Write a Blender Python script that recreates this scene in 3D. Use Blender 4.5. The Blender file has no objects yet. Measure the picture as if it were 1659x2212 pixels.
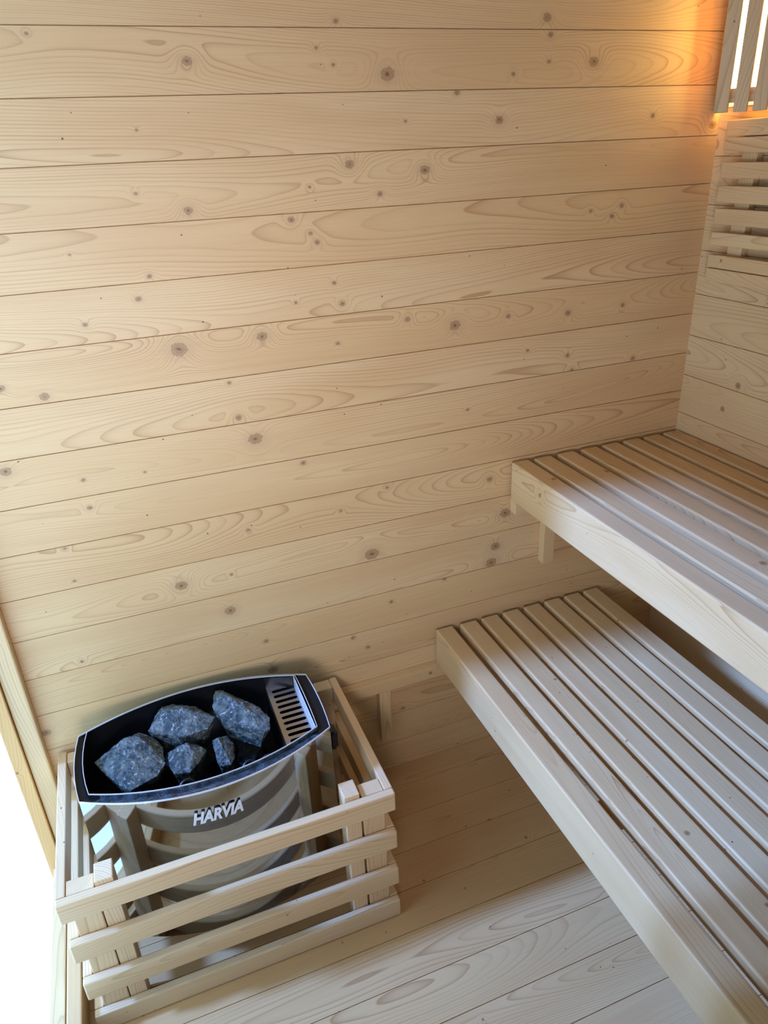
import bpy, bmesh, math, random
from mathutils import Vector, Matrix, noise, Euler
C = bpy.context.scene.collection
S = 0.095                      # one wall plank is 95 mm; layout below is counted in planks
ZF = -17.95                    # floor level in that count
def U(x, y, z): return Vector((x*S, y*S, (z-ZF)*S))

# ---------------------------------------------------------------- camera
cam = bpy.data.cameras.new('camera'); cam.sensor_fit = 'HORIZONTAL'; cam.sensor_width = 36.0
cam.lens = 36.0*1568.43/1659; cam.clip_start = 0.02
co = bpy.data.objects.new('camera', cam); C.objects.link(co)
co.location = U(-13.8546, -14.6706, -2.0579)
co.rotation_euler = (1.1127913, 0.0431837, -0.3690862)
bpy.context.scene.camera = co

# ---------------------------------------------------------------- world, daylight, exposure
sc = bpy.context.scene
sc.view_settings.view_transform = 'Standard'; sc.view_settings.look = 'None'
sc.view_settings.gamma = 1.0; sc.view_settings.use_curve_mapping = False
sc.view_settings.exposure = 0.0
W = bpy.data.worlds.new('overcast'); sc.world = W; W.use_nodes = True
bg = W.node_tree.nodes['Background']
bg.inputs[0].default_value = (0.35, 0.59, 1.0, 1); bg.inputs[1].default_value = 4.3
def aim(o, d): o.rotation_euler = Vector(d).to_track_quat('-Z', 'Y').to_euler()
sun = bpy.data.lights.new('skylight_gap', 'SUN'); sun.energy = 9.0; sun.color = (0.13, 0.30, 1.0); sun.angle = math.radians(5)
so = bpy.data.objects.new('skylight_gap', sun); C.objects.link(so); aim(so, (1, -0.15, -0.75)); so.location = U(-30, 0, 5)
ar = bpy.data.lights.new('front_window_light', 'AREA'); ar.shape = 'RECTANGLE'; ar.size = 0.26; ar.size_y = 0.34
ar.energy = 7.4; ar.color = (0.79, 0.76, 1.0)
ao = bpy.data.objects.new('front_window_light', ar); C.objects.link(ao)
ar.spread = math.radians(95); ao.location = U(-16.0, -18.6, -7.0); aim(ao, (4.5, 18.6, 3.0))
# ---------------------------------------------------------------- node helpers
class NT:
    def __init__(s, tree): s.t = tree; s.n = tree.nodes; s.l = tree.links
    def node(s, typ, **kw):
        n = s.n.new(typ)
        for k, v in kw.items(): setattr(n, k, v)
        return n
    def put(s, inp, v):
        if isinstance(v, bpy.types.NodeSocket): s.l.new(v, inp)
        else: inp.default_value = v
    def m(s, op, a, b=None, c=None, clamp=False):
        n = s.node('ShaderNodeMath', operation=op); n.use_clamp = clamp
        s.put(n.inputs[0], a)
        if b is not None: s.put(n.inputs[1], b)
        if c is not None: s.put(n.inputs[2], c)
        return n.outputs[0]
    def v(s, op, a, b=None, c=None):
        n = s.node('ShaderNodeVectorMath', operation=op)
        s.put(n.inputs[0], a)
        if b is not None: s.put(n.inputs[1], b)
        if c is not None: s.put(n.inputs[2], c)
        return n.outputs['Value'] if op in ('LENGTH', 'DISTANCE', 'DOT_PRODUCT') else n.outputs[0]
    def xyz(s, x, y, z):
        n = s.node('ShaderNodeCombineXYZ')
        for i, q in enumerate((x, y, z)): s.put(n.inputs[i], q)
        return n.outputs[0]
    def sep(s, v):
        n = s.node('ShaderNodeSeparateXYZ'); s.put(n.inputs[0], v); return n.outputs
    def noise(s, vec, scale=1.0, detail=2.0, rough=0.5, out=0):
        n = s.node('ShaderNodeTexNoise'); s.put(n.inputs['Vector'], vec)
        n.inputs['Scale'].default_value = scale; n.inputs['Detail'].default_value = detail
        n.inputs['Roughness'].default_value = rough
        return n.outputs[out]
    def ramp(s, f, lo, hi, a=0.0, b=1.0, smooth=True):
        n = s.node('ShaderNodeMapRange'); n.interpolation_type = 'SMOOTHSTEP' if smooth else 'LINEAR'
        s.put(n.inputs[0], f)
        for i, q in enumerate((lo, hi, a, b)): s.put(n.inputs[i+1], q)
        return n.outputs[0]
    def mix(s, f, a, b, mode='MIX'):
        n = s.node('ShaderNodeMix', data_type='RGBA', blend_type=mode)
        s.put(n.inputs[0], f); s.put(n.inputs[6], a); s.put(n.inputs[7], b)
        return n.outputs[2]

def lin(r, g, b):
    f = lambda c: (c/255/12.92) if c <= 10 else ((c/255+0.055)/1.055)**2.4
    return (f(r), f(g), f(b), 1)

# ---------------------------------------------------------------- wood: growth rings around a wandering pith
def wood_group():
    g = bpy.data.node_groups.new('spruce_grain', 'ShaderNodeTree')
    I = g.interface
    for nm, ty in (('P', 'NodeSocketVector'), ('Seed', 'NodeSocketFloat'), ('Disp', 'NodeSocketFloat'), ('Knots', 'NodeSocketFloat')):
        I.new_socket(nm, in_out='INPUT', socket_type=ty)
    for nm, ty in (('Color', 'NodeSocketColor'), ('Line', 'NodeSocketFloat')):
        I.new_socket(nm, in_out='OUTPUT', socket_type=ty)
    t = NT(g); gi = t.node('NodeGroupInput'); go = t.node('NodeGroupOutput')
    P, seed, disp, knots = gi.outputs[0], gi.outputs[1], gi.outputs[2], gi.outputs[3]
    s_, t_, w_ = t.sep(P)[:3]
    off = t.xyz(t.m('MULTIPLY', seed, 31.7), t.m('MULTIPLY', seed, 17.3), t.m('MULTIPLY', seed, 7.9))
    wn = t.node('ShaderNodeTexWhiteNoise', noise_dimensions='1D'); t.put(wn.inputs['W'], seed)
    h1 = wn.outputs['Value']; hc = t.sep(wn.outputs['Color'])
    q = t.v('ADD', t.xyz(t.m('MULTIPLY', s_, 1.0), t.m('MULTIPLY', t_, 1.2), t.m('MULTIPLY', w_, 1.2)), off)
    n1 = t.noise(q, 1.0, 1.0); n2 = t.noise(t.v('ADD', q, (9.1, 3.3, 5.7)), 1.0, 1.0)
    qf = t.v('ADD', t.xyz(t.m('MULTIPLY', s_, 4.0), t.m('MULTIPLY', t_, 16.0), t.m('MULTIPLY', w_, 22.0)), off)
    n3 = t.noise(qf, 1.0, 2.0)
    t0 = t.m('ADD', t.m('MULTIPLY', t.m('SUBTRACT', hc[0], 0.5), 0.10), t.m('MULTIPLY', t.m('SUBTRACT', n1, 0.5), 0.16))
    d0 = t.m('ADD', t.m('ADD', 0.010, t.m('MULTIPLY', hc[1], 0.05)), t.m('MULTIPLY', t.m('SUBTRACT', n2, 0.5), 0.16))
    a = t.m('SUBTRACT', t_, t0); b = t.m('SUBTRACT', w_, d0)
    r = t.m('SQRT', t.m('ADD', t.m('MULTIPLY', a, a), t.m('MULTIPLY', b, b)))
    r = t.m('ADD', r, t.m('MULTIPLY', t.m('SUBTRACT', n3, 0.5), 0.005))
    # random knots (fields for boards that have no charted ones)
    vq = t.v('ADD', t.xyz(s_, t.m('ADD', t_, w_), 0.0), t.v('MULTIPLY', off, (1, 1, 0)))
    vo = t.node('ShaderNodeTexVoronoi', voronoi_dimensions='2D', feature='F1'); t.put(vo.inputs['Vector'], vq); vo.inputs['Scale'].default_value = 7.0
    vc = t.sep(vo.outputs['Color'])
    kd = t.m('DIVIDE', vo.outputs['Distance'], 7.0)
    on = t.m('MULTIPLY', t.m('GREATER_THAN', vc[0], 0.50), knots)
    kr = t.m('MULTIPLY', t.m('ADD', 0.0015, t.m('MULTIPLY', t.m('POWER', vc[1], 2.0), 0.0075)), on)
    g2 = t.m('DIVIDE', kd, t.m('ADD', t.m('MULTIPLY', kr, 2.2), 1e-4))
    bump = t.m('MULTIPLY', t.m('EXPONENT', t.m('MULTIPLY', t.m('MULTIPLY', g2, g2), -1.0)), t.m('MULTIPLY', kr, 2.0))
    r = t.m('ADD', t.m('ADD', r, bump), disp)
    rw = t.m('ADD', 0.0030, t.m('MULTIPLY', hc[2], 0.0030))
    ph = t.m('ADD', t.m('DIVIDE', r, rw), t.m('MULTIPLY', n1, 2.0))
    fr = t.m('FRACT', ph)
    late = t.m('MULTIPLY', t.m('POWER', fr, 5.0), t.ramp(fr, 0.94, 1.0, 1.0, 0.0))
    # year to year strength
    yr = t.node('ShaderNodeTexWhiteNoise', noise_dimensions='1D'); t.put(yr.inputs['W'], t.m('ADD', t.m('FLOOR', ph), t.m('MULTIPLY', seed, 13.0)))
    ys = t.m('ADD', 0.35, t.m('MULTIPLY', yr.outputs['Value'], 0.75))
    vis = t.ramp(t.noise(t.v('ADD', q, (2.2, 8.8, 1.1)), 1.7, 1.0), 0.30, 0.62, 0.45, 1.0)
    line = t.m('MULTIPLY', t.m('MULTIPLY', late, ys), vis)
    fib = t.noise(t.v('ADD', t.xyz(t.m('MULTIPLY', s_, 9.0), t.m('MULTIPLY', t_, 420.0), t.m('MULTIPLY', w_, 420.0)), off), 1.0, 2.0)
    blot = t.noise(t.v('ADD', qf, (4.0, 1.0, 2.0)), 0.55, 2.0)
    light = t.mix(t.m('MULTIPLY', h1, 1.0), (0.720, 0.478, 0.210, 1), (0.685, 0.440, 0.180, 1))
    light = t.mix(t.ramp(blot, 0.35, 0.70), light, (0.650, 0.400, 0.160, 1))
    col = t.mix(line, light, (0.40, 0.20, 0.065, 1))
    col = t.mix(t.ramp(fib, 0.3, 0.75, 0.0, 0.13), col, (0.36, 0.22, 0.11, 1))
    # knot discs
    kn = t.m('MULTIPLY', t.ramp(kd, t.m('MULTIPLY', kr, 0.80), t.m('ADD', kr, 1e-5), 1.0, 0.0), on)
    col = t.mix(t.m('MULTIPLY', kn, 0.72), col, t.mix(t.ramp(kd, 0.0, kr), (0.15, 0.07, 0.025, 1), (0.38, 0.21, 0.085, 1)))
    # pin knots
    vp = t.node('ShaderNodeTexVoronoi', voronoi_dimensions='2D', feature='F1'); t.put(vp.inputs['Vector'], t.v('ADD', vq, (3.3, 1.7, 0.0))); vp.inputs['Scale'].default_value = 11.0
    pc = t.sep(vp.outputs['Color'])
    pr_ = t.m('MULTIPLY', t.m('ADD', 0.0006, t.m('MULTIPLY', pc[1], 0.0012)), t.m('GREATER_THAN', pc[0], 0.72))
    pd = t.m('DIVIDE', vp.outputs['Distance'], 11.0)
    col = t.mix(t.m('MULTIPLY', t.m('LESS_THAN', pd, pr_), 0.85), col, (0.07, 0.04, 0.02, 1))
    t.put(go.inputs[0], col); t.put(go.inputs[1], line)
    return g
WG = wood_group()
def new_mat(name):
    m = bpy.data.materials.new(name); m.use_nodes = True
    t = NT(m.node_tree); bs = t.n['Principled BSDF']
    return m, t, bs
def wood_mat(name, coords, knots_on=1.0, charted=(), rough=0.5, tint=None):
    """coords(t, objvec) -> (P vector, seed socket/number)"""
    m, t, bs = new_mat(name)
    tc = t.node('ShaderNodeTexCoord'); P, seed = coords(t, tc.outputs['Object'])
    g = t.node('ShaderNodeGroup'); g.node_tree = WG
    t.put(g.inputs[0], P); t.put(g.inputs[1], seed); g.inputs[3].default_value = knots_on
    disp = None; q = None; kk = None
    for (x, z, r) in charted:
        v = t.v('MULTIPLY_ADD', P, (0.80/r, 1.0/r, 0.0), (-x*0.80/r, -z/r, 0.0))
        L = t.v('LENGTH', v)
        e = t.m('MULTIPLY', t.m('EXPONENT', t.m('MULTIPLY', t.m('MULTIPLY', L, L), -0.16)), r*2.2)
        disp = e if disp is None else t.m('ADD', disp, e)
        q = L if q is None else t.m('MINIMUM', q, L)
    if disp is not None: t.put(g.inputs[2], disp)
    col = g.outputs[0]
    if q is not None:
        wob = t.noise(P, 160.0, 2.0)
        qq = t.m('ADD', q, t.m('MULTIPLY', t.m('SUBTRACT', wob, 0.5), 0.7))
        rings = t.m('ADD', 0.5, t.m('MULTIPLY', t.m('SINE', t.m('MULTIPLY', qq, 16.0)), 0.5))
        inside = t.ramp(qq, 0.80, 1.05, 1.0, 0.0)
        halo = t.ramp(qq, 0.9, 2.6, 0.28, 0.0)
        col = t.mix(halo, col, (0.44, 0.28, 0.14, 1))
        kc = t.mix(rings, (0.42, 0.24, 0.095, 1), (0.32, 0.17, 0.065, 1))
        kc = t.mix(t.ramp(qq, 0.12, 0.40, 1.0, 0.0), kc, (0.13, 0.06, 0.02, 1))
        kc = t.mix(t.ramp(qq, 0.78, 0.95, 0.0, 0.6), kc, (0.18, 0.09, 0.035, 1))
        col = t.mix(t.m('MULTIPLY', inside, 0.85), col, kc)
    if tint: col = t.mix(1.0, col, tint, 'MULTIPLY')
    t.put(bs.inputs['Base Color'], col)
    bs.inputs['Roughness'].default_value = rough; bs.inputs['Specular IOR Level'].default_value = 0.35
    bp = t.node('ShaderNodeBump'); bp.inputs['Strength'].default_value = 0.25; bp.inputs['Distance'].default_value = 0.0006
    t.put(bp.inputs['Height'], g.outputs[1]); bp.invert = True; t.l.new(bp.outputs[0], bs.inputs['Normal'])
    return m
def board_coords(t, o):
    oi = t.node('ShaderNodeObjectInfo')
    return o, t.m('MULTIPLY', oi.outputs['Random'], 57.0)
M_board = wood_mat('spruce_board', board_coords, rough=0.42)
M_brown = wood_mat('darkened_unseen_board', board_coords, rough=0.6, tint=(0.30, 0.22, 0.16, 1))  # out-of-view ceiling and walls, darkened to cut bounced light
M_casing = wood_mat('warm_casing_board', board_coords, tint=(1.0, 0.84, 0.60, 1))
M_guard = wood_mat('spruce_rail', board_coords, knots_on=0.8, rough=0.55, tint=(1.08, 1.12, 1.28, 1))
KN = {-1: [(-0.8552, 1.7148, 0.0041), (-0.442, 1.7244, 0.007)], 0: [(-1.3424, 1.6946, 0.0026), (-1.1116, 1.658, 0.0067), (-0.7646, 1.6367, 0.0105), (-0.3319, 1.6534, 0.0086), (-0.8928, 1.6764, 0.0028), (-0.8643, 1.6514, 0.0029), (-0.4334, 1.654, 0.0036), (-0.5099, 1.6342, 0.0035), (-0.4322, 1.697, 0.005)], 1: [(-0.6279, 1.6059, 0.0047), (-0.5371, 1.5589, 0.007), (-0.7324, 1.5619, 0.0028), (-1.2081, 1.5623, 0.0021), (-0.018, 1.5353, 0.0075), (-0.178, 1.5569, 0.0048)], 2: [(-0.8453, 1.4957, 0.0071), (-0.695, 1.4794, 0.0077), (-0.7881, 1.4428, 0.0047), (-1.2272, 1.4683, 0.0029), (-1.1448, 1.4364, 0.0063), (-0.9239, 1.462, 0.0026)], 3: [(-0.9639, 1.4092, 0.0052), (-0.9182, 1.3673, 0.0045), (-0.9293, 1.3837, 0.0035), (-0.2347, 1.3886, 0.0048), (-0.2574, 1.3689, 0.0048), (-0.3129, 1.3825, 0.0035), (-1.2287, 1.3345, 0.0039), (-1.3511, 1.381, 0.0022)], 4: [(-1.2544, 1.2981, 0.0047), (-1.351, 1.2638, 0.0038), (-0.8903, 1.291, 0.0037), (-0.8764, 1.2502, 0.0047), (-0.9699, 1.2618, 0.0027)], 5: [(-0.3524, 1.1748, 0.0061), (-0.5042, 1.1846, 0.0046), (-0.2062, 1.1764, 0.0046), (-1.1994, 1.2011, 0.0124), (-0.8916, 1.1739, 0.0038), (-1.0423, 1.206, 0.008), (-1.4444, 1.1477, 0.0067), (-1.5108, 1.172, 0.0064), (-0.6317, 1.1795, 0.0098), (-0.7399, 1.2043, 0.0051)], 6: [(-1.1167, 1.1257, 0.0035), (-1.1073, 1.0536, 0.0055), (-0.1611, 1.0473, 0.0054), (-0.346, 1.0782, 0.0045), (-0.4519, 1.1035, 0.0036), (-0.3317, 1.0417, 0.0045)], 7: [(-1.0799, 1.0039, 0.0112), (-1.5399, 1.0208, 0.0082), (-1.4148, 0.9794, 0.0036), (-1.3025, 0.9738, 0.0026), (-0.6006, 0.9892, 0.0035)], 8: [(-0.9866, 0.9336, 0.005), (-1.4155, 0.9207, 0.0041)], 9: [(-0.8009, 0.839, 0.0033), (-1.1204, 0.8045, 0.0039), (-0.9128, 0.8054, 0.0032), (-1.4776, 0.8455, 0.0032), (-1.4759, 0.7709, 0.0032), (-0.5403, 0.8077, 0.0063)], 10: [(-0.4944, 0.7081, 0.0118), (-1.276, 0.7068, 0.0103), (-0.8462, 0.6783, 0.0136), (-1.1695, 0.7068, 0.0029)], 11: [(-1.1837, 0.6171, 0.01), (-0.5201, 0.6209, 0.0105), (-0.5308, 0.5768, 0.0119), (-1.503, 0.5794, 0.0034)], 13: [(-1.6092, 0.4226, 0.0077), (-0.9061, 0.4589, 0.0048), (-0.8699, 0.4201, 0.0048), (-1.1086, 0.4283, 0.0098)], 12: [(-1.1153, 0.5133, 0.0052), (-0.6607, 0.5632, 0.005), (-0.8035, 0.5348, 0.0048)], 15: [(-0.9995, 0.2269, 0.0036), (-0.7848, 0.1953, 0.0052)]}
def zc(k): return (-k-0.5-ZF)*S          # centre height of plank k
def wall_plank_mat(k):
    def cf(t, o):
        s = t.sep(o)
        return t.xyz(s[0], t.m('SUBTRACT', s[2], zc(k)), s[1]), k*1.37+2.1
    kn = [(x, z-zc(k), r*1.05) for x, z, r in KN.get(k, ())]
    return wood_mat('spruce_wall_plank_%02d' % (k+4), cf, 0.0 if kn else 1.0, kn, 0.5)
ZR = -0.3845
def right_coords(t, o):
    s = t.sep(o)
    u = t.m('DIVIDE', t.m('SUBTRACT', s[2], (ZR-ZF)*S), S*1.0256/1.0)
    f = t.m('FLOOR', u)
    return t.xyz(s[1], t.m('MULTIPLY', t.m('SUBTRACT', t.m('SUBTRACT', u, f), 0.5), S), s[0]), t.m('ADD', t.m('MULTIPLY', f, 1.91), 70.3)
M_right = wood_mat('spruce_side_wall', right_coords)
FY0, FP = -0.72, 1.01
def floor_coords(t, o):
    s = t.sep(o)
    u = t.m('DIVIDE', t.m('SUBTRACT', s[1], FY0*S), S*FP); f = t.m('FLOOR', u)
    return t.xyz(s[0], t.m('MULTIPLY', t.m('SUBTRACT', t.m('SUBTRACT', u, f), 0.5), S), s[2]), t.m('ADD', t.m('MULTIPLY', f, 1.63), 33.7)
M_floor = wood_mat('spruce_floor', floor_coords, tint=(0.99, 0.90, 0.82, 1))
def plain(name, col, rough=0.5, metal=0.0, spec=0.5):
    m, t, bs = new_mat(name)
    n = t.noise(t.node('ShaderNodeTexCoord').outputs['Object'], 90.0, 3.0)
    t.put(bs.inputs['Base Color'], t.mix(t.ramp(n, 0.3, 0.7, 0, 0.12), col, tuple(c*0.6 for c in col[:3])+(1,)))
    bs.inputs['Roughness'].default_value = rough; bs.inputs['Metallic'].default_value = metal
    bs.inputs['Specular IOR Level'].default_value = spec
    return m
M_dark = plain('dark_gap', (0.03, 0.018, 0.01, 1), 0.9)
M_steel = plain('polished_steel', (0.43, 0.43, 0.41, 1), 0.05, 1.0)
M_edge = plain('steel_edge', (0.72, 0.72, 0.66, 1), 0.3, 0.35)
M_grille = plain('brushed_steel', (0.42, 0.40, 0.38, 1), 0.32, 1.0)
M_black = plain('black_enamel', (0.005, 0.005, 0.005, 1), 0.42, 0.0, 0.22)
M_plastic = plain('black_plastic', (0.008, 0.008, 0.008, 1), 0.35)
M_white = plain('reflector_white', (0.85, 0.84, 0.80, 1), 0.4)
M_letter = plain('letter_face', (0.80, 0.80, 0.74, 1), 0.3, 0.2)
def lip_mat():
    m, t, bs = new_mat('speckled_enamel')
    o = t.node('ShaderNodeTexCoord').outputs['Object']
    n = t.noise(o, 700.0, 2.0); n2 = t.noise(o, 60.0, 3.0)
    f = t.ramp(t.m('ADD', n, t.m('MULTIPLY', n2, 0.5)), 0.72, 0.85)
    t.put(bs.inputs['Base Color'], t.mix(f, (0.004, 0.006, 0.009, 1), (0.07, 0.10, 0.11, 1)))
    bs.inputs['Roughness'].default_value = 0.35
    return m
M_lip = lip_mat()
def stone_mat(name, dark):
    m, t, bs = new_mat(name)
    o = t.node('ShaderNodeTexCoord').outputs['Object']
    n1 = t.noise(o, 48.0, 8.0, 0.72); n2 = t.noise(t.v('ADD', o, (3, 4, 5)), 120.0, 4.0, 0.7)
    c = t.mix(t.ramp(n1, 0.40, 0.60), (0.012, 0.026, 0.026, 1), (0.120, 0.135, 0.095, 1))
    c = t.mix(t.ramp(n2, 0.57, 0.68, 0.0, 0.85), c, (0.48, 0.45, 0.35, 1))
    c = t.mix(t.ramp(n2, 0.22, 0.40, 0.7, 0.0), c, (0.008, 0.014, 0.022, 1))
    vein = t.m('ABSOLUTE', t.m('SUBTRACT', t.noise(t.v('ADD', o, (7, 1, 2)), 22.0, 4.0), 0.5))
    c = t.mix(t.ramp(vein, 0.0, 0.010, 0.45, 0.0), c, (0.34, 0.35, 0.33, 1))
    if dark: c = t.mix(1.0, c, (0.28, 0.25, 0.22, 1), 'MULTIPLY')  # multiplied darker for the stones low in the basket
    t.put(bs.inputs['Base Color'], c); bs.inputs['Roughness'].default_value = 0.38
    bp = t.node('ShaderNodeBump'); bp.inputs['Strength'].default_value = 1.0; bp.inputs['Distance'].default_value = 0.005
    t.put(bp.inputs['Height'], t.m('ADD', t.noise(o, 90.0, 6.0, 0.7), n1)); t.l.new(bp.outputs[0], bs.inputs['Normal'])
    return m
M_stone = stone_mat('olivine_stone', False); M_stone_d = stone_mat('dark_stone', True)
def emit(name, col, s):
    m, t, bs = new_mat(name)
    bs.inputs['Base Color'].default_value = col; bs.inputs['Emission Color'].default_value = col; bs.inputs['Emission Strength'].default_value = s
    return m
M_glow = emit('opal_glass_lit', (1.0, 0.76, 0.26, 1), 31.0)

# ---------------------------------------------------------------- object helpers
def link(name, me, parent=None, loc=(0, 0, 0), rot=(0, 0, 0)):
    o = bpy.data.objects.new(name, me); C.objects.link(o)
    if parent is not None:
        o.parent = parent; o.location = Vector(loc)-parent.location
    else: o.location = loc
    o.rotation_euler = rot
    return o
def tag(o, label=None, cat=None, group=None, kind=None):
    if label: o['label'] = label
    if cat: o['category'] = cat
    if group: o['group'] = group
    if kind: o['kind'] = kind
    return o
def empty(name, loc):
    o = bpy.data.objects.new(name, None); C.objects.link(o); o.location = loc; o.empty_display_size = 0.05
    return o
def mesh_of(bm, name, mats, smooth=False):
    me = bpy.data.meshes.new(name); bm.to_mesh(me); bm.free()
    for m in (mats if isinstance(mats, (list, tuple)) else [mats]): me.materials.append(m)
    if smooth:
        for p in me.polygons: p.use_smooth = True
    return me
def bm_box(bm, lo, hi, mi=0):
    vs = [bm.verts.new((x, y, z)) for x in (lo[0], hi[0]) for y in (lo[1], hi[1]) for z in (lo[2], hi[2])]
    fs = []
    for f in ((0, 1, 3, 2), (4, 6, 7, 5), (0, 4, 5, 1), (2, 3, 7, 6), (0, 2, 6, 4), (1, 5, 7, 3)):
        q = bm.faces.new([vs[i] for i in f]); q.material_index = mi; fs.append(q)
    return vs, fs
def board(name, lo, hi, mat, parent=None, bevel=0.0025, seg=2):
    """solid board between two corners counted in planks; its local X runs along its longest side"""
    a, b = U(*lo), U(*hi); c = (a+b)/2; d = [abs(b[i]-a[i]) for i in range(3)]
    ax = d.index(max(d))
    if ax == 0: L, rot = (d[0], d[1], d[2]), (0, 0, 0)
    elif ax == 1: L, rot = (d[1], d[0], d[2]), (0, 0, math.pi/2)
    else: L, rot = (d[2], d[1], d[0]), (0, -math.pi/2, 0)
    bm = bmesh.new(); bm_box(bm, [-q/2 for q in L], [q/2 for q in L])
    if bevel: bmesh.ops.bevel(bm, geom=bm.edges[:], offset=min(bevel, min(d)*0.3), segments=seg, affect='EDGES', profile=0.5)
    return link(name, mesh_of(bm, name, mat), parent, c, rot)

# ---------------------------------------------------------------- the setting
X0 = -17.0; YF = -19.0; ZT = 3.2
bmw = bmesh.new(); mats = []
for i, k in enumerate(range(-4, 18)):
    z1, z0 = (-k-ZF)*S, (-k-1-ZF)*S
    if k == 17: z0 = 0.0
    e = 0.0007; x0, x1 = (X0-0.8)*S, 0.0
    prof = [(0.0125, z0), (0.004, z0), (0.004, z0+e*0.5), (0, z0+e*1.2), (0, z1-e*1.2), (0.004, z1-e*0.5), (0.004, z1), (0.0125, z1)]
    A = [bmw.verts.new((x0, y, z)) for y, z in prof]; B = [bmw.verts.new((x1+0.02, y, z)) for y, z in prof]
    for j in range(len(prof)-1):
        f = bmw.faces.new((A[j], A[j+1], B[j+1], B[j])); f.material_index = i if j == 3 else len(range(-4, 18))
    mats.append(wall_plank_mat(k))
mats.append(M_board)
tag(link('wall_back', mesh_of(bmw, 'wall_back', mats)), kind='structure')
bmr = bmesh.new()
def grooved(bm, axis, lo, hi, start, pitch, n, e=0.0009, depth=0.004):
    """planked sheet; strips stacked along 'axis' between lo/hi"""
    for k in range(n):
        a0, a1 = start+k*pitch, start+(k+1)*pitch
        prof = [(depth, a0), (depth, a0+e*0.4), (0, a0+e), (0, a1-e), (depth, a1-e*0.4), (depth, a1)]
        if axis == 'z':
            A = [bm.verts.new((w, lo, q)) for w, q in prof]; B = [bm.verts.new((w, hi, q)) for w, q in prof]
        else:
            A = [bm.verts.new((lo, q, -w)) for w, q in prof]; B = [bm.verts.new((hi, q, -w)) for w, q in prof]
        for j in range(len(prof)-1): bm.faces.new((A[j], A[j+1], B[j+1], B[j]))
pz = S*1.0256
grooved(bmr, 'z', 0.0, YF*S, (ZR-ZF)*S-18*pz, pz, 22)
tag(link('wall_right', mesh_of(bmr, 'wall_right', M_right)), kind='structure')
bmf = bmesh.new()
grooved(bmf, 'y', -17.35*S, 0.0, FY0*S-19*S*FP, S*FP, 20, 0.0008)
tag(link('floor', mesh_of(bmf, 'floor', M_floor)), kind='structure')
def slab(name, lo, hi, mat=None, mi=0):
    bm = bmesh.new(); bm_box(bm, U(*lo), U(*hi)); return tag(link(name, mesh_of(bm, name, mat or M_right)), kind='structure')
slab('ceiling', (X0-0.7, YF-0.4, ZT), (0.4, 0.3, ZT+0.3), M_brown)
# front wall with its window at the left, behind the viewer
fw = bmesh.new()
for lo, hi in (((-12.6, YF-0.3, ZF), (0.3, YF, ZT)), ((X0-0.7, YF-0.3, ZF), (-12.6, YF, -12)), ((X0-0.7, YF-0.3, -1), (-12.6, YF, ZT))):
    bm_box(fw, U(*lo), U(*hi))
tag(link('wall_front', mesh_of(fw, 'wall_front', M_brown)), kind='structure')
lw = bmesh.new()
for lo, hi in (((X0-0.6, YF, ZF), (X0, -8.45, ZT)), ((X0-0.6, -8.45, 2.0), (X0, 0, ZT)), ((X0-0.6, -7.95, ZF+0.7), (X0-0.1, -7.45, 2.0))):
    bm_box(lw, U(*lo), U(*hi))
tag(link('wall_left', mesh_of(lw, 'wall_left', M_brown)), kind='structure')
# doorway in the left wall, seen at the picture's left edge
dr = tag(empty('door_1', U(-17.35, -3, ZF)), kind='structure')
board('door_post', (-17.42, -0.30, ZF), (-17.02, -0.012, 2.0), M_board, dr, 0.004)
board('door_casing', (-17.72, -0.38, ZF), (-17.43, -0.012, 2.0), M_casing, dr, 0.002)
board('threshold', (-17.62, -8.4, ZF), (-17.32, -0.4, -17.2), M_board, dr, 0.002)
board('threshold_lining', (-17.30, -8.4, ZF), (-17.0, -0.32, -17.18), M_board, dr, 0.003)

# ---------------------------------------------------------------- benches
def bench(label, cat, name, xs, w0, wk, ztop, zbot, xr, y0, rear):
    e = empty(name, U((xs[0]+xr)/2, -8, ZF if rear else zbot)); tag(e, label, cat)
    YB = YF+0.1
    board('front_beam', (xs[0], YB, zbot), (xs[0]+w0, y0, ztop), M_board, e, 0.004, 3)
    for x in xs[1:]:
        board('seat_slat', (x, YB, ztop-0.30), (min(x+wk, xr), y0-0.03, ztop), M_board, e, 0.004, 3)
    x = xs[0]+w0+0.02
    for y in (-0.55, -6.3, -12.2, -17.6):
        board('cross_bar', (x, y-0.42, ztop-0.85), (xr-0.05, y, ztop-0.31), M_board, e, 0.002)
    return e
ub = bench('wide upper slatted bench of pale spruce running along the right wall', 'bench', 'upper_bench',
      (-5.142, -4.537, -3.850, -3.160, -2.515, -1.850, -1.195, -0.560), 0.475, 0.50, -9.055, -10.09, -0.02, -0.10, False)
lb = bench('long lower slatted bench in front of and below the upper bench', 'bench', 'lower_bench',
      (-7.27, -6.58, -5.935, -5.28, -4.62, -3.96, -3.32, -2.68), 0.49, 0.50, -13.464, -14.54, -2.20, -0.10, True)
board('ledger', (-5.08, -0.27, -10.46), (-0.02, -0.01, -10.10), M_board, ub, 0.001)
board('support_batten', (-4.16, -0.26, -12.14), (-3.83, -0.01, -10.47), M_board, ub, 0.001)
board('ledger', (-9.98, -0.27, -14.91), (-2.2, -0.01, -14.56), M_board, lb, 0.001)
board('support_batten', (-9.01, -0.26, -16.63), (-8.69, -0.01, -14.92), M_board, lb, 0.001)
board('rear_beam', (-2.62, YF+0.1, -14.54), (-2.25, -0.4, -14.35), M_board, lb, 0.002)
for y in (-18.0,):
    board('leg', (-7.2, y, ZF+0.02), (-6.8, y+0.4, -14.55), M_board, lb, 0.002)

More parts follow.
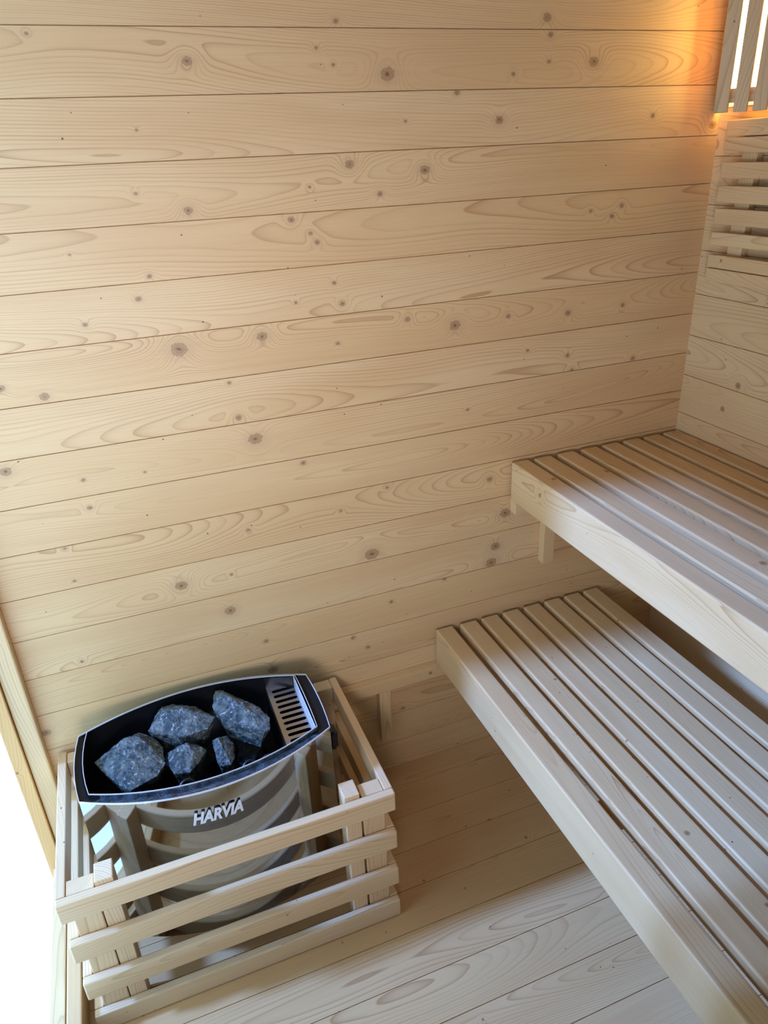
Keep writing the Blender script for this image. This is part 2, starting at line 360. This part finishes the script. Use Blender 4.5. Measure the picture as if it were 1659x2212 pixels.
# ---------------------------------------------------------------- slatted backrest on the right wall
br = tag(empty('backrest', U(-0.2, -4, -5.1)), 'slatted spruce backrest fixed to the right wall above the upper bench', 'backrest')
for z1, z0 in ((-1.72, -2.04), (-2.06, -2.37), (-2.545, -2.875), (-3.02, -3.375), (-3.49, -3.83), (-3.99, -4.28), (-4.48, -4.77), (-4.785, -5.08)):
    board('slat', (-0.40, -9.0, z0), (-0.20, -0.66, z1), M_board, br, 0.002)
for y in (-1.42, -5.6):
    board('batten', (-0.19, y, -5.02), (-0.01, y+0.42, -1.76), M_board, br, 0.001)

# ---------------------------------------------------------------- corner lamp with slatted shade
lp = tag(empty('corner_lamp', U(-0.6, -1.2, -1.6)), 'glowing corner lamp behind a shade of upright wooden slats', 'lamp')
p0, p1 = Vector((-1.03, -0.89)), Vector((-0.12, -2.06)); dv = (p1-p0).normalized()
ang = math.atan2(dv.y, dv.x)
i = 0; q = 0.0
while q+0.27 < (p1-p0).length+0.05:
    c = p0+dv*(q+0.135)
    h = 3.3*S; bm = bmesh.new(); bm_box(bm, (-h/2, -0.135*S, -0.045*S), (h/2, 0.135*S, 0.045*S))
    bmesh.ops.bevel(bm, geom=bm.edges[:], offset=0.001, segments=1, affect='EDGES')
    o = link('shade_slat', mesh_of(bm, 'shade_slat', M_board), lp, U(c.x, c.y, -1.59+1.65))
    R = Matrix(((0, dv.x, -dv.y), (0, dv.y, dv.x), (1, 0, 0)))   # columns: local X up, Y along row, Z outwards
    o.rotation_euler = R.to_euler()
    q += 0.372
def crossbar(z):
    L = (p1-p0).length*S; bm = bmesh.new(); bm_box(bm, (-L/2, -0.05*S, -0.13*S), (L/2, 0.05*S, 0.13*S))
    nrm = Vector((dv.y, -dv.x)) if (dv.y*(-1) + -dv.x*(-1)) < 0 else Vector((-dv.y, dv.x))
    c = (p0+p1)/2 + Vector((0.79, 0.615))*0.11
    link('cross_bar', mesh_of(bm, 'cross_bar', M_board), lp, U(c.x, c.y, z), (0, 0, ang))
crossbar(-1.28+0.0); crossbar(1.3)
def lathe(prof, n=32):
    bm = bmesh.new(); rings = []
    for r, z in prof: rings.append([bm.verts.new((r*math.cos(2*math.pi*a/n), r*math.sin(2*math.pi*a/n), z)) for a in range(n)])
    for A, B in zip(rings, rings[1:]):
        for a in range(n): bm.faces.new((A[a], A[(a+1) % n], B[(a+1) % n], B[a]))
    for Rg in (rings[0], rings[-1]):
        if len(set(v.co.to_tuple(5) for v in Rg)) > 2: bm.faces.new(Rg)
    bmesh.ops.recalc_face_normals(bm, faces=bm.faces[:])
    return bm
g = [(0.06, 0), (0.13, 0.02), (0.18, 0.08), (0.21, 0.2), (0.21, 2.3), (0.17, 2.42), (0.05, 2.5)]
link('opal_glass', mesh_of(lathe([(r*S, z*S) for r, z in g]), 'opal_glass', M_glow, True), lp, U(-0.25, -0.56, -1.22))
link('lamp_base', mesh_of(lathe([(0.2*S, 0), (0.2*S, 0.12*S), (0.05*S, 0.13*S)]), 'lamp_base', M_plastic, True), lp, U(-0.25, -0.56, -1.36))
hpl = (U(-0.05, -1.75, -1.45), U(-0.02, -0.12, 1.5))
bm = bmesh.new(); bm_box(bm, *hpl); link('reflector_plate', mesh_of(bm, 'reflector_plate', M_white), lp, (0, 0, 0))  # added reflector; catches the lamp so the slat gaps look white
bm = bmesh.new(); bm_box(bm, (-1.55*S, -0.30*S, -0.02*S), (1.55*S, 0.30*S, 0.02*S))
sd = Vector((-0.40, -0.43)).normalized()
o = link('light_blocker', mesh_of(bm, 'light_blocker', M_board), lp, U(-0.385, -0.245, 0.0))  # hidden panel added to shade the wall beside the slats
o.rotation_euler = Matrix(((0, sd.x, -sd.y), (0, sd.y, sd.x), (1, 0, 0))).to_euler()

# ---------------------------------------------------------------- wooden guard round the heater
gd = tag(empty('heater_guard', U(-13.5, -2.2, ZF)), 'low railing of pale wooden slats and posts boxed round the sauna heater', 'railing')
GZ = (-14.04, -15.19, -16.35, -17.42); RH = 0.509
GL, GR, GF, GB = -16.81, -10.14, -4.288, -4.105
for z in GZ:
    board('front_rail', (GL, GF, z-RH), (GR, GB-0.005, z), M_guard, gd, 0.003)
    board('side_rail', (GL, GB, z-RH), (GL+0.184, -0.16, z), M_guard, gd, 0.002)
    board('side_rail', (GR-0.184, GB, z-RH), (GR, -0.16, z), M_guard, gd, 0.002)
for x0, x1, y0, y1, zt in ((-16.62, -16.12, GB, -3.76, -14.06), (-16.10, -15.76, GB, -3.66, -13.94),
                           (-10.82, -10.33, GB, -3.74, -14.06), (-11.20, -10.86, GB, -3.66, -13.94),
                           (-10.82, -10.33, -0.52, -0.16, -14.06), (-16.62, -16.12, -0.52, -0.20, -14.06)):
    board('post', (x0, y0+0.005, ZF+0.03), (x1, y1, zt), M_guard, gd, 0.002)

# ---------------------------------------------------------------- sauna heater
hd = tag(empty('sauna_heater', U(-13.62, -2.0, ZF)), 'polished steel sauna heater with bowed front and black open top, standing inside the wooden guard', 'sauna heater')
HT, HB = -13.0, -17.0
def outline(xl, xr, yf, yb, bf, bb, sl, sr, n=24, m=6):
    pts = []; cx = (xl+xr)/2; hw = (xr-xl)/2
    for i in range(n): u = -1+2*i/(n-1); pts.append((cx+hw*u, yf-bf*(1-u*u)))
    for i in range(1, m): u = i/m; pts.append((xr+sr*4*u*(1-u), yf+(yb-yf)*u))
    for i in range(n): u = 1-2*i/(n-1); pts.append((cx+hw*u, yb+bb*(1-u*u)))
    for i in range(1, m): u = 1-i/m; pts.append((xl-sl*4*u*(1-u), yf+(yb-yf)*u))
    return pts
OUT = outline(-16.15, -11.08, -2.97, -1.05, 0.72, 0.60, 0.09, 0.05)
INN = outline(-15.97, -11.33, -2.86, -1.00, 0.55, 0.50, 0.10, 0.02)
N0 = 24
def local(p, z): v = U(p[0], p[1], z)-hd.location; return v
def loft(bm, loops, mi=0, closed=True):
    R = [[bm.verts.new(local(p, z)) for p in pts] for pts, z in loops]
    for A, B in zip(R, R[1:]):
        n = len(A)
        for i in range(n if closed else n-1): f = bm.faces.new((A[i], A[(i+1) % n], B[(i+1) % n], B[i])); f.material_index = mi
    return R
def shrink(pts, d, cx=-13.62, cy=-2.0):
    out = []
    n = len(pts)
    for i in range(n):
        a, b = Vector(pts[i-1]), Vector(pts[(i+1) % n]); t = (b-a).normalized(); nr = Vector((-t.y, t.x))
        p = Vector(pts[i]); out.append(tuple(p+nr*d))
    return out
bm = bmesh.new()
NF = 24
mid = OUT
R = loft(bm, [(OUT, HB), (OUT, HT)])
f = bm.faces.new(R[0]);
bmesh.ops.recalc_face_normals(bm, faces=bm.faces[:])
sh = link('steel_shell', mesh_of(bm, 'steel_shell', M_steel), hd, hd.location)
for p in sh.data.polygons: p.use_smooth = abs(p.normal.z) < 0.5
sh.data.materials.append(M_black)
for p in sh.data.polygons:
    if abs(p.normal.x) < 0.75 and p.normal.y > 0.3: p.material_index = 1
def sharp_by_angle(o, deg):
    me = o.data; bm = bmesh.new(); bm.from_mesh(me)
    for e in bm.edges:
        if len(e.link_faces) == 2 and e.calc_face_angle(0) > math.radians(deg): e.smooth = False
    bm.to_mesh(me); bm.free()
sharp_by_angle(sh, 25)
# rolled steel edge on top of the shell
bm = bmesh.new()
loft(bm, [(shrink(OUT, -0.006), HT-0.03), (shrink(OUT, -0.006), HT+0.006), (shrink(OUT, 0.009), HT+0.006), (shrink(OUT, 0.009), HT-0.03)])
bmesh.ops.recalc_face_normals(bm, faces=bm.faces[:])
link('rim_edge', mesh_of(bm, 'rim_edge', M_edge), hd, hd.location)
# black rim plate between shell and basket; the front band is speckled
bm = bmesh.new()
R = loft(bm, [(shrink(OUT, 0.014), HT-0.02), (shrink(INN, -0.02), HT-0.07), (INN, HT+0.02)])
for fc in bm.faces:
    c = fc.calc_center_median()
    if c.y < (-2.9*S-hd.location.y) and abs(c.x) < 2.25*S: fc.material_index = 1
bmesh.ops.recalc_face_normals(bm, faces=bm.faces[:])
link('rim_plate', mesh_of(bm, 'rim_plate', [M_black, M_lip]), hd, hd.location)
bm = bmesh.new()
loft(bm, [(shrink(INN, -0.006), HT), (shrink(INN, -0.006), HT+0.025), (shrink(INN, 0.007), HT+0.025), (shrink(INN, 0.007), HT)])
bmesh.ops.recalc_face_normals(bm, faces=bm.faces[:])
link('basket_edge', mesh_of(bm, 'basket_edge', M_edge), hd, hd.location)
bm = bmesh.new()
R = loft(bm, [(shrink(INN, 0.015), HT), (shrink(INN, 0.03), HT-1.6)]); bm.faces.new(R[1])
bmesh.ops.recalc_face_normals(bm, faces=bm.faces[:]); bmesh.ops.reverse_faces(bm, faces=bm.faces[:])
link('stone_basket', mesh_of(bm, 'stone_basket', M_black, True), hd, hd.location)
# slotted steam grille at the right end
def grille():
    bm = bmesh.new(); x0, x1, y0, y1 = -12.02, -11.37, -2.86, -0.86; n = 10; z = HT-0.30
    P = lambda x, y, zz: U(x, y, zz)-hd.location
    py = 0.192; K = 6; hy = py*0.26; hx0, hx1 = x0+0.10, x1-0.03
    def slot(cy):
        pts = []
        for i in range(K+1): a = math.pi/2+math.pi*i/K; pts.append((hx0+hy+hy*math.cos(a), cy+hy*math.sin(a)))
        for i in range(K+1): a = -math.pi/2+math.pi*i/K; pts.append((hx1-hy+hy*math.cos(a), cy+hy*math.sin(a)))
        return pts
    bm2 = bmesh.new()
    rows = [y0]+[y0+0.04+k*py for k in range(n+1)]+[y1]
    def quad(a, b, c, d): bm2.faces.new([bm2.verts.new(P(*q, z)) for q in (a, b, c, d)])
    quad((x0, -3.11), (x1, -2.87), (x1, rows[1]), (x0, rows[1])); quad((x0, rows[-2]), (x1, rows[-2]), (x1, -0.99), (x0, -0.77))
    for k in range(n):
        a, b = rows[k+1], rows[k+2]; cy = (a+b)/2; sl = slot(cy)
        # split cell: left cap, right cap, top, bottom
        inner = [bm2.verts.new(P(px, pyy, z)) for px, pyy in sl]
        c1 = bm2.verts.new(P(x0, b, z)); c2 = bm2.verts.new(P(x0, a, z)); c3 = bm2.verts.new(P(x1, a, z)); c4 = bm2.verts.new(P(x1, b, z))
        L = inner[:K+1]; Rr = inner[K+1:]
        for i in range(K): bm2.faces.new((c1 if i < K//2 else c2, L[i+1], L[i]))
        bm2.faces.new((c1, c2, L[K//2]))
        for i in range(K): bm2.faces.new((c3 if i < K//2 else c4, Rr[i+1], Rr[i]))
        bm2.faces.new((c3, c4, Rr[K//2]))
        bm2.faces.new((c2, c3, Rr[0], L[K])); bm2.faces.new((c4, c1, L[0], Rr[K]))
    bmesh.ops.remove_doubles(bm2, verts=bm2.verts[:], dist=1e-6)
    bmesh.ops.solidify(bm2, geom=bm2.faces[:], thickness=0.0012)
    bmesh.ops.recalc_face_normals(bm2, faces=bm2.faces[:])
    bm.free()
    return bm2
link('steam_grille', mesh_of(grille(), 'steam_grille', M_grille), hd, hd.location)
def hpart(name, lo, hi, mat, bev=0.0):
    a, b = U(*lo), U(*hi); c = (a+b)/2; bm = bmesh.new(); h = (b-a)/2; bm_box(bm, [-abs(q) for q in h], [abs(q) for q in h])
    if bev: bmesh.ops.bevel(bm, geom=bm.edges[:], offset=bev, segments=2, affect='EDGES')
    return link(name, mesh_of(bm, name, mat), hd, c)
hpart('grille_wall', (-11.385, -2.86, HT-0.36), (-11.36, -1.02, HT+0.01), M_edge)
bm = bmesh.new()
arc = [(x, -1.00+0.50*(1-((x+13.65)/2.32)**2)-0.035) for x in (-12.02, -11.85, -11.7, -11.55, -11.40)]
A = [bm.verts.new(U(x, y, HT-0.34)-hd.location) for x, y in arc]; B = [bm.verts.new(U(x, y, HT-0.01)-hd.location) for x, y in arc]
for i in range(4): bm.faces.new((A[i], A[i+1], B[i+1], B[i]))
bmesh.ops.solidify(bm, geom=bm.faces[:], thickness=0.0008)
link('grille_backplate', mesh_of(bm, 'grille_backplate', M_grille), hd, hd.location)
hpart('divider', (-12.05, -3.1, HT-1.5), (-12.02, -0.72, HT-0.31), M_black)
hpart('junction_cap', (-11.06, -2.75, -13.95), (-10.86, -2.35, -13.42), M_plastic, 0.006)
def tube(pts, r, n=10):
    cu = bpy.data.curves.new('t', 'CURVE'); cu.dimensions = '3D'; sp = cu.splines.new('NURBS'); sp.points.add(len(pts)-1)
    for p, q in zip(sp.points, pts): p.co = (*q, 1)
    sp.use_endpoint_u = True; sp.order_u = 4; cu.bevel_depth = r; cu.bevel_resolution = 3; cu.resolution_u = 8; cu.use_fill_caps = True
    o = bpy.data.objects.new('t', cu); me = bpy.data.meshes.new_from_object(o)
    bpy.data.objects.remove(o); bpy.data.curves.remove(cu)
    for p in me.polygons: p.use_smooth = True
    return me
for x in (-15.15, -14.35, -13.05, -12.65):
    pts = [U(x, -2.95, HT-1.55), U(x, -2.95, HT-0.75), U(x+0.02, -2.9, HT-0.45), U(x+0.2, -2.8, HT-0.38), U(x+0.38, -2.9, HT-0.45), U(x+0.4, -2.95, HT-0.75), U(x+0.4, -2.95, HT-1.55)]
    me = tube([p-hd.location for p in pts], 0.045*S); me.name = 'heating_element'; me.materials.append(M_plastic)
    link('heating_element', me, hd, hd.location)
for x, y in ((-15.5, -2.4), (-15.5, -1.5), (-11.8, -2.4), (-11.8, -1.5)): hpart('foot', (x-0.1, y-0.1, ZF+0.02), (x+0.1, y+0.1, HB), M_plastic)
# maker's lettering on the front
def front_pt(x):
    u = (x+13.615)/2.535; return -2.97-0.72*(1-u*u)
def text_mesh(ext, off, nm, mat, dy, dz):
    cu = bpy.data.curves.new('t', 'FONT'); cu.body = 'HARVIA'; cu.size = 0.30*S/0.72*1.0; cu.shear = 0.32; cu.extrude = ext; cu.offset = off; cu.space_character = 1.0
    o = bpy.data.objects.new('t', cu); C.objects.link(o); bpy.context.view_layer.update()
    dg = bpy.context.evaluated_depsgraph_get(); me = bpy.data.meshes.new_from_object(o.evaluated_get(dg)); bpy.data.objects.remove(o)
    xs = [v.co.x for v in me.vertices]; x0, x1 = min(xs), max(xs)
    TX0, TX1 = -14.19, -13.19
    for v in me.vertices:
        x = TX0+(v.co.x-x0)/(x1-x0)*(TX1-TX0); zz = -13.775+v.co.y/S*0.98+(x+13.69)*0.0+dz
        y = front_pt(x)-dy-v.co.z/S
        v.co = U(x, y, zz)-hd.location
    me.name = nm; me.materials.append(mat); return me
link('lettering_backing', text_mesh(0.0009, 0.0026, 'lettering_backing', M_plastic, 0.012, 0.010), hd, hd.location)
link('lettering', text_mesh(0.0004, 0.0016, 'lettering', M_letter, 0.028, -0.002), hd, hd.location)

# ---------------------------------------------------------------- stones
def stone(name, ring, zmid, up, down, ridge, seed, mat, label, group=None, rough=0.010):
    random.seed(seed)
    cx = sum(p[0] for p in ring)/len(ring); cy = sum(p[1] for p in ring)/len(ring)
    pts = [Vector((x*S, y*S, zmid*S)) for x, y in ring]
    for x, y, h in ridge: pts.append(Vector((x*S, y*S, (zmid+h)*S)))
    for x, y in ring:
        pts.append(Vector(((cx+(x-cx)*0.72)*S, (cy+(y-cy)*0.72)*S, (zmid-down*random.uniform(0.75, 1.0))*S)))
        if up: pts.append(Vector(((cx+(x-cx)*0.80)*S, (cy+(y-cy)*0.80)*S, (zmid+up*random.uniform(0.35, 0.9))*S)))
    c = Vector((cx*S, cy*S, zmid*S))
    bm = bmesh.new()
    for p in pts: bm.verts.new(p-c)
    h = bmesh.ops.convex_hull(bm, input=bm.verts[:])
    bmesh.ops.delete(bm, geom=[g for g in h['geom_interior'] if isinstance(g, bmesh.types.BMVert)], context='VERTS')
    bmesh.ops.triangulate(bm, faces=bm.faces[:])
    for it in range(7):
        long = [e for e in bm.edges if e.calc_length() > 0.0035]
        if not long: break
        bmesh.ops.subdivide_edges(bm, edges=long, cuts=1, use_grid_fill=False)
        bmesh.ops.triangulate(bm, faces=[f for f in bm.faces if len(f.verts) > 3])
    bm.normal_update()
    sv = Vector((seed*3.1, seed*1.7, 0))
    for v in bm.verts:
        q = v.co/0.03+sv
        d = noise.fractal(q, 0.9, 2.0, 4)*rough*0.20 - noise.ridged_multi_fractal(q*1.3, 0.9, 2.0, 5, 1.0, 2.0)*rough*0.10 + noise.fractal(q*5.1, 0.6, 2.0, 3)*rough*0.10
        v.co += v.normal*d
    bm.normal_update()
    me = mesh_of(bm, name, mat, True)
    o = link(name, me, None, Vector((c.x, c.y, (zmid-ZF)*S)))
    return tag(o, label, 'stone', group)
stone('sauna_stone', [(-15.9, -1.71), (-15.6, -1.44), (-15.3, -1.27), (-14.93, -1.16), (-14.65, -1.42), (-14.48, -1.83), (-14.49, -2.33), (-14.67, -2.63), (-15.04, -2.74), (-15.22, -2.82), (-15.44, -2.59), (-15.69, -2.19)],
      -13.25, 0.0, 0.55, [(-15.2, -1.55, 0.30), (-14.9, -1.65, 0.30), (-15.15, -2.2, 0.22), (-14.78, -2.2, 0.12)], 1, M_stone, 'largest stone, broad pale blue-green slab at the left end of the heater top')
stone('sauna_stone', [(-14.76, -1.38), (-14.56, -0.96), (-14.39, -0.67), (-14.13, -0.69), (-13.67, -0.97), (-13.4, -1.39), (-13.3, -1.54), (-13.49, -1.84), (-13.8, -1.88), (-14.14, -1.86), (-14.49, -1.56)],
      -13.10, 0.0, 0.6, [(-14.35, -1.12, 0.25), (-13.95, -1.25, 0.28), (-13.65, -1.45, 0.12)], 2, M_stone, 'grey-brown and blue stone at the back of the heater top, second from its left end')
stone('sauna_stone', [(-13.28, -0.95), (-13.17, -0.74), (-13.0, -0.78), (-12.66, -1.23), (-12.33, -1.71), (-12.19, -2.15), (-12.28, -2.5), (-12.41, -2.53), (-12.66, -2.27), (-12.96, -2.0), (-13.18, -1.71), (-13.33, -1.37)],
      -13.02, 0.0, 0.65, [(-13.02, -1.15, 0.18), (-12.8, -1.55, 0.20), (-12.45, -2.05, 0.10)], 3, M_stone, 'long stone with a bright blue-white end, lying nearest the slotted steel grille')
stone('sauna_stone', [(-14.43, -2.0), (-14.26, -1.93), (-14.04, -1.93), (-13.79, -1.99), (-13.62, -2.24), (-13.84, -2.58), (-14.05, -2.76), (-14.37, -2.67), (-14.45, -2.38)],
      -13.30, 0.0, 0.5, [(-14.02, -2.12, 0.26), (-14.2, -2.4, 0.12), (-13.9, -2.35, 0.16)], 4, M_stone, 'angular dark blue stone with a pale left edge, front middle of the heater top')
stone('sauna_stone', [(-13.49, -1.95), (-13.34, -1.90), (-13.12, -1.93), (-13.06, -2.2), (-13.09, -2.64), (-13.21, -2.84), (-13.45, -2.8), (-13.49, -2.53)],
      -13.35, 0.0, 0.45, [(-13.35, -2.1, 0.18), (-13.3, -2.5, 0.16)], 5, M_stone, 'smallest upright blue stone with a white streak, to the right of the angular one')
random.seed(77)
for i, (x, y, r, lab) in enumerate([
    (-15.3, -2.1, .42, 'dark stone low in the heater basket, beneath the largest pale stone'),
    (-14.3, -1.35, .42, 'dark stone low in the heater basket, beneath the grey-brown stone at the back'),
    (-14.0, -2.35, .36, 'dark stone low in the heater basket, beneath the angular blue stone'),
    (-13.3, -1.35, .42, 'dark stone low in the basket, in the gap behind the smallest blue stone'),
    (-12.65, -1.8, .38, 'dark stone low in the basket, beneath the long stone near the grille'),
    (-13.25, -2.4, .32, 'dark stone low in the basket, beneath the smallest blue stone'),
    (-12.5, -2.62, .30, 'dark stone low in the basket, at the front beside the grille')]):
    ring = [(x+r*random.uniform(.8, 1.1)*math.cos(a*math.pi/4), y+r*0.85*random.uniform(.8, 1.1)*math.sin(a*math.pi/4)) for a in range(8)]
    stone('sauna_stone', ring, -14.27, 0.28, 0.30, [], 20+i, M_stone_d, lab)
